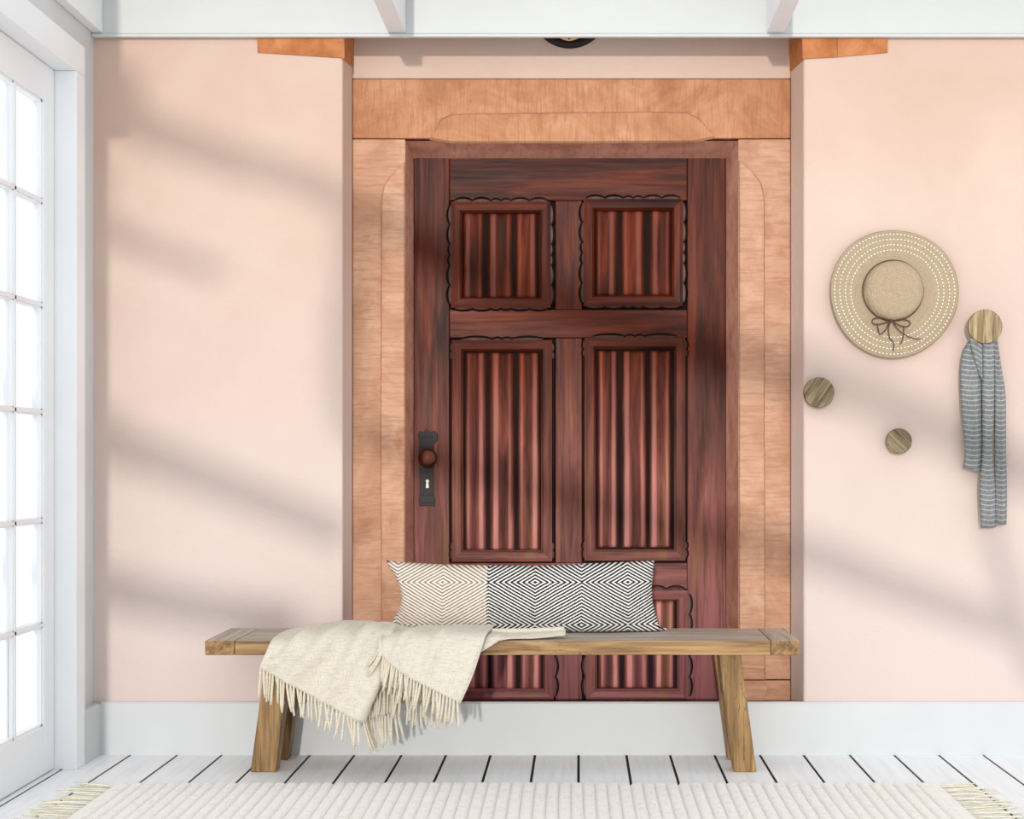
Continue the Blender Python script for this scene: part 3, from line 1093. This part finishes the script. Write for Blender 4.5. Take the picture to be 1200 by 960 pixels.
sheet_b = patch([
    [T(470, 738, 5.23), T(455, 742, 5.09), T(447, 749, 4.99), T(446, 758, 4.955), T(448, 769, 4.945)],
    [T(494, 735, 5.24), T(486, 739, 5.10), T(478, 747, 4.985), T(474, 769, 4.945), T(472, 790, 4.935)],
    [T(532, 733, 5.24), T(528, 737, 5.11), T(522, 747, 4.985), T(512, 780, 4.945), T(504, 807, 4.93)],
    [T(577, 734, 5.24), T(575, 738, 5.12), T(567, 748, 4.985), T(553, 790, 4.94), T(538, 824, 4.925)]], 44, 40)
sheet_b = wrinkle(sheet_b, 0.006, 4.1, (1.6, 4), ((0.30, -0.24, 0.06, 0.020), (0.64, -0.20, 0.055, 0.022)))
sheet_t = patch([
    [T(562, 739, 5.16), T(560, 746, 5.04), T(558, 757, 5.010), T(553, 772, 5.008)],
    [T(582, 739, 5.16), T(580, 744, 5.05), T(578, 750, 5.020), T(571, 760, 5.014)],
    [T(600, 740, 5.155), T(598, 745, 5.08), T(596, 749, 5.05), T(592, 751, 5.038)],
    [T(630, 740, 5.15), T(629, 743, 5.09), T(628, 747, 5.065), T(627, 748, 5.058)],
    [T(663, 737.5, 5.14), T(663, 740, 5.10), T(663, 743, 5.08), T(662, 745, 5.075)]], 40, 12)
th = MB()
for r in (sheet_a, sheet_c, sheet_d, sheet_b, sheet_t):
    th.grid(r)
# the thick rolled fold of the tail and the rolled edge of the upper layer
roll = spline([T(566, 741.5, 5.13) + Vector((0, 0, 0.006)), T(600, 742, 5.13) + Vector((0, 0, 0.006)), T(635, 741, 5.125) + Vector((0, 0, 0.006)), T(661, 739.5, 5.12) + Vector((0, 0, 0.006))], 16)
th.tube(roll, 0.008, 8)
th.tube([r[0] + Vector((0, 0.004, 0)) for r in sheet_b[8:]], 0.0075, 8)
th.tube([r[-1] + Vector((0, 0.004, 0)) for r in sheet_b], 0.004, 8)
throw = th.build('throw_blanket', M['throw'], None, smooth=True, solid=0.004)
tag(throw, 'cream fringed wool throw draped over the wooden bench', 'throw')


def tassel(p, length, swing, fwd, rad, mat, parent):
    pts = []
    for i in range(6):
        t = i / 5
        pts.append(Vector((p.x + swing * length * t * (0.6 + 0.4 * t), p.y + fwd * math.sin(PI * t * 0.5), p.z - length * t)))
    MB().tube(pts, [rad * k for k in (0.8, 1.05, 1.0, 1.05, 1.0, 0.75)], 6).build('tassel', mat, parent, smooth=True)


def fringe(hem, n, length, rad, swing, fwd=-0.004, jitter=0.11):
    for i in range(n):
        u = (i + 0.5) / n * (len(hem) - 1)
        j = min(int(u), len(hem) - 2)
        p = hem[j].lerp(hem[j + 1], u - j)
        tassel(p + Vector((0, -0.002, 0.004)), length * random.uniform(0.86, 1.14), random.gauss(swing, jitter), fwd + random.uniform(-0.006, 0.004), rad, M['tassel'], throw)


fringe(sheet_a[-1][:46], 30, 0.098, 0.0046, 0.02)
fringe(sheet_a[-1][46:], 7, 0.105, 0.0044, 0.25, 0.006)
fringe(sheet_c[-1][:20], 12, 0.098, 0.0044, -0.05)
fringe(sheet_d[-1], 12, 0.10, 0.0044, 0.08)
fringe(sheet_c[-1][20:], 14, 0.088, 0.0042, 0.0)
fringe(sheet_b[-1], 26, 0.092, 0.0046, -0.10)
lf = [r[0] for r in sheet_b[30:]]
fringe(lf, 3, 0.075, 0.0046, -0.55)

# ------------------------------------------------------------------ rug
rx0, rx1 = -1.548, 1.178
ry1 = 4.91 + EYE.y
ry0 = ry1 - 1.6
rug = thing('ribbed_rug', ((rx0 + rx1) / 2, (ry0 + ry1) / 2, 0), 'ivory ribbed rug with end tassels on the white plank floor', 'rug')
nrib = 68
mb = MB()
prof = []
pw = (rx1 - rx0) / nrib
for i in range(nrib):
    for q in range(8):
        t = q / 8
        prof.append((rx0 + pw * (i + t), 0.003 + 0.011 * math.sin(PI * t) ** 0.4))
prof.append((rx1, 0.006))
ny = 40
rows = []
for k in range(ny + 1):
    y = ry0 + (ry1 - ry0) * k / ny
    rows.append([(x + 0.003 * math.sin(y * 3 + x), y, z + 0.0012 * mnoise.noise(Vector((x * 9, y * 12, 0)))) for x, z in prof])
mb.grid(rows)
nc = len(prof)
for r in (rows[0], rows[-1]):
    o = len(mb.v)
    mb.v += [tuple(p) for p in r] + [(p[0], p[1], 0.0005) for p in r]
    mb.f += [(o + i, o + i + 1, o + nc + i + 1, o + nc + i) for i in range(nc - 1)]
mb.build('ribbed_pile', M['rug'], rug, smooth=True)
for x0, x1 in ((rx0 - 0.012, rx0 + 0.012), (rx1 - 0.012, rx1 + 0.03)):
    MB().box(x0, x1, ry0, ry1, 0.0005, 0.0125).build('end_band', M['rug'], rug, bevel=0.004)
for s, xe in ((-1, rx0 - 0.012), (1, rx1 + 0.03)):
    n = 27
    for i in range(n):
        y = ry1 - 0.02 - (ry1 - ry0 - 0.03) * i / (n - 1)
        mb = MB()
        for q in range(3):
            ang = random.gauss(0.06, 0.13)
            L = random.uniform(0.12, 0.18)
            yy = y + (q - 1) * 0.010
            bend = random.uniform(-0.03, 0.03)
            pts = [(xe + s * L * t, yy + math.sin(ang) * L * t + bend * t * t, 0.0055 + 0.004 * math.sin(PI * t) * random.random() + (0.002 if q == 1 else 0)) for t in (0, 0.25, 0.5, 0.75, 1)]
            mb.tube(pts, [0.0026, 0.0031, 0.0028, 0.003, 0.002], 5)
        mb.build('tassel', M['rug_tassel'], rug, smooth=True)

# ------------------------------------------------------------------ round wooden pegs
PEGS = [((960, 460), 18, 'peg_b', 0.62, 'round wooden wall peg with slanting grain, touching the edge of the doorway recess'),
        ((1054, 517), 15, 'peg_b', -0.8, 'smallest round wooden wall peg, empty, below the straw hat'),
        ((1155, 382.5), 20, 'peg_a', 0.0, 'largest round wooden wall peg, holding the grey scarf')]
for (px, py), r, mk, rot, lb in PEGS:
    D = 5.40 if r < 20 else 5.372
    c = at(px, py, D)
    rr = r * D / FOCAL
    y = c.y
    pg = thing('wall_peg', (c.x, 0, c.z), lb, 'peg', 'round wooden pegs on the peach wall')
    d = MB().lathe_y([(rr * 0.94, y + 0.022), (rr, y + 0.019), (rr, y + 0.003), (rr * 0.97, y + 0.0005), (rr * 0.93, y)], 0, 0, 48)
    # turned about its own centre so that the grain slants
    d.v = [(x, yy, z) for x, yy, z in d.v]
    o = d.build('disc', M[mk], None)
    o.parent = pg
    o.rotation_euler = (0, rot, 0)
    MB().lathe_y([(rr * 0.42, -0.0003), (rr * 0.36, -0.008), (rr * 0.36, y + 0.0222)], c.x, c.z, 24).build('stem', M[mk], pg, smooth=True)

# ------------------------------------------------------------------ straw hat
HD = 5.415
hc = at(1048, 343.8, HD)
hr = 75.4 * HD / FOCAL
hat = thing('sun_hat', (hc.x, 0, hc.z), 'wide straw sun hat with brown cord bow hanging on the peach wall', 'hat')
yb = hc.y


def hwob(r, a):
    k = max(0.0, (r / hr - 0.5) / 0.5)
    return (hr * 0.012 * math.sin(3 * a + 0.4) * k, -0.006 * k * math.sin(2 * a + 1.0) + 0.004 * k * math.sin(5 * a))


kc2 = at(1047.8, 340, HD - 0.03)
cr = 34.6 * (HD - 0.03) / FOCAL
br = MB().lathe_y([(cr * 0.7, yb + 0.012), (hr * 0.6, yb + 0.008), (hr * 0.97, yb + 0.010), (hr, yb + 0.007), (hr * 0.985, yb + 0.003), (hr * 0.8, yb - 0.001), (hr * 0.6, yb - 0.004), (cr * 1.02, yb - 0.008), (cr * 0.7, yb - 0.009)], hc.x, hc.z, 72, hwob)
br.build('brim', M['straw'], hat, smooth=True)
MB().lathe_y([(cr * 1.06, yb - 0.0085), (cr * 1.0, yb - 0.016), (cr * 0.985, yb - 0.035), (cr * 0.93, yb - 0.047), (cr * 0.78, yb - 0.054), (cr * 0.5, yb - 0.058), (cr * 0.2, yb - 0.060), (cr * 0.01, yb - 0.060)], kc2.x, kc2.z, 64).build('crown', M['straw'], hat, smooth=True)
ring = [(kc2.x + cr * 1.0 * math.cos(a), yb - 0.0125, kc2.z + cr * 1.02 * math.sin(a)) for a in [2 * PI * i / 60 for i in range(60)]]
MB().tube(ring, 0.0033, 6, closed=True).build('cord_band', M['cord'], hat, smooth=True)
mb = MB()
for rp, nst in ((70.5, 104), (64.3, 96), (57.6, 88), (51.3, 80)):
    for i in range(nst):
        a = 2 * PI * i / nst
        rr = rp * HD / FOCAL
        dr, dy = hwob(rr, a)
        rr += dr
        k = rr / hr
        yy = yb + dy - 0.004 + (0.004 * (k - 0.6) / 0.2 if k < 0.8 else 0.003 + 0.004 * (k - 0.8) / 0.185) - 0.0012
        cxx, czz = hc.x + rr * math.cos(a), hc.z + rr * math.sin(a)
        tx, tz = -math.sin(a) * 0.0024, math.cos(a) * 0.0024
        nx, nz = math.cos(a) * 0.0018, math.sin(a) * 0.0018
        q0 = [(cxx - tx - nx, yy + 0.003, czz - tz - nz), (cxx + tx - nx, yy + 0.003, czz + tz - nz), (cxx + tx + nx, yy + 0.003, czz + tz + nz), (cxx - tx + nx, yy + 0.003, czz - tz + nz)]
        mb.hexa(q0, [(x, yy, z) for x, _, z in q0])
tag(mb.build('stitching', M['stitch'], hat), kind='stuff')
HB = HD - 0.02


def cordline(pts, r=0.0024):
    return [at(a, b, HB) + Vector((0, -0.002, 0)) for a, b in pts], r


loops = [[(1044, 376), (1033, 373), (1024, 373.5), (1022, 378), (1027, 380.5), (1035, 379), (1044, 376.5)],
         [(1044, 376), (1055, 374.5), (1064, 376), (1066.5, 380), (1062, 383), (1054, 381.5), (1046, 377)],
         [(1042, 377), (1038, 386), (1031.5, 392), (1029, 386), (1028, 379)]]
tails = [[(1044, 376), (1041, 385), (1042.5, 396), (1047, 402), (1047, 411)],
         [(1046, 377), (1052, 386), (1061, 393), (1070, 396.5), (1079, 397.5)],
         [(1058.5, 382), (1059, 390), (1057.5, 398), (1055, 403.5)]]
bow = None
for pts in loops:
    p, r = cordline(pts)
    o = MB().tube(spline(p, 24), r, 6).build('bow_loop', M['cord'], hat, smooth=True)
for pts in tails:
    p, r = cordline(pts)
    MB().tube(spline(p, 20), r * 0.9, 6).build('cord_end', M['cord'], hat, smooth=True)
kn = at(1044, 376, HB)
MB().lathe_y([(0.002, kn.y + 0.004), (0.006, kn.y), (0.006, kn.y - 0.004), (0.002, kn.y - 0.007)], kn.x, kn.z, 12).build('knot', M['cord'], hat, smooth=True)

# ------------------------------------------------------------------ scarf hanging from the largest peg
SD = 5.405


def strip(left, right, D, bulge, folds, phase):
    a = spline([at(x, y, D) for x, y in left], 40)
    b = spline([at(x, y, D) for x, y in right], 40)
    rows = []
    for i, (p, q) in enumerate(zip(a, b)):
        v = i / 40
        r = []
        for j in range(17):
            u = j / 16
            s = p.lerp(q, u)
            s.y -= bulge * math.sin(PI * u) ** 0.7 + 0.005 * math.sin(2 * PI * folds * u + phase + 1.5 * v) * math.sin(PI * u)
            r.append(s)
        rows.append(r)
    return rows


strips = [strip([(1140, 394), (1129, 412), (1125.5, 440), (1127, 480), (1131, 528), (1129, 549)], [(1152, 394), (1151, 430), (1150, 475), (1151, 520), (1149, 553)], SD + 0.010, 0.016, 1.5, 0.3),
          strip([(1150, 394), (1150.5, 440), (1151, 480), (1151, 530), (1148, 572), (1150, 619)], [(1165, 394), (1165, 440), (1164.5, 480), (1163, 530), (1166, 572), (1166.5, 618)], SD, 0.020, 1.0, 1.2),
          strip([(1163, 394), (1165, 450), (1165.5, 520), (1166, 616)], [(1168, 394), (1173, 430), (1178, 465), (1178.5, 530), (1179.5, 575), (1179, 615)], SD + 0.008, 0.014, 1.0, 2.0),
          strip([(1136, 397), (1139, 410), (1144, 428), (1149, 442)], [(1151, 395), (1151, 410), (1151, 430), (1151, 446)], SD - 0.010, 0.006, 1.0, 0.0)]
sc = MB()
uvs = []
for k, r in enumerate(strips):
    sc.grid(r)
    for row in r:
        for j, p in enumerate(row):
            uvs.append((j / 16.0, p.z + (0.006 * math.sin(PI * j / 16) if k < 3 else 0.6 * p.x)))
scarf = sc.build('scarf', M['scarf'], None, smooth=True, solid=0.003)
ul = scarf.data.uv_layers.new(name='along')
for lp in scarf.data.loops:
    ul.data[lp.index].uv = uvs[lp.vertex_index]
tag(scarf, 'grey scarf with thin white stripes hanging from the largest peg', 'scarf')

# ------------------------------------------------------------------ unseen tree added behind the viewer, boughs laid out to streak the wall
TD = 7.2


def bough_point(px, py, t=TD):
    """The place on a bough whose shade falls at (px, py) of the wall."""
    return at(px, py, D0) - SUN_DIR * t


tree = thing('shadow_tree', (-5.2, -6.9, 0), 'unseen bare tree added behind the viewer to cast the wall streaks', 'tree')
hub = Vector((-5.1, -6.6, 2.9))
MB().tube([(-5.2, -6.9, -0.2), (-5.22, -6.85, 1.0), (-5.15, -6.75, 2.0), hub, (-5.0, -6.5, 4.2), (-4.8, -6.3, 5.6)], [0.2, 0.17, 0.15, 0.14, 0.12, 0.06], 10).build('shadow_tree_trunk', M['bark'], tree, smooth=True)
BOUGHS = [([(60, 95), (150, 140), (240, 178), (330, 203), (400, 232)], 0.075),
          ([(40, 490), (120, 515), (200, 545), (320, 592), (405, 628)], 0.085),
          ([(40, 672), (125, 688), (205, 708), (300, 722), (350, 726)], 0.085),
          ([(40, 200), (100, 250), (150, 280), (215, 306), (260, 318)], 0.05),
          ([(405, 232), (410, 300), (402, 380), (398, 440), (402, 500)], 0.06),
          ([(405, 232), (560, 300), (720, 355), (850, 400), (960, 440), (1060, 484), (1200, 552), (1300, 600)], 0.105),
          ([(402, 500), (560, 545), (760, 600), (945, 648), (1050, 688), (1200, 742)], 0.078),
          ([(1160, 620), (1190, 720), (1215, 800)], 0.05)]
for pts, r in BOUGHS:
    k = len(pts)
    p = [bough_point(a, b) for a, b in pts]
    if pts[0][0] <= 60:
        p = [Vector((-5.05, -6.6, 2.2 + (p[0].z - 2.2) * 0.5))] + p
    sp = spline(p, 28)
    n = len(sp)
    MB().tube(sp, [r * (1.0 - 0.25 * abs(2 * i / (n - 1) - 1)) for i in range(n)], 8).build('shadow_tree_bough', M['bark'], tree, smooth=True)
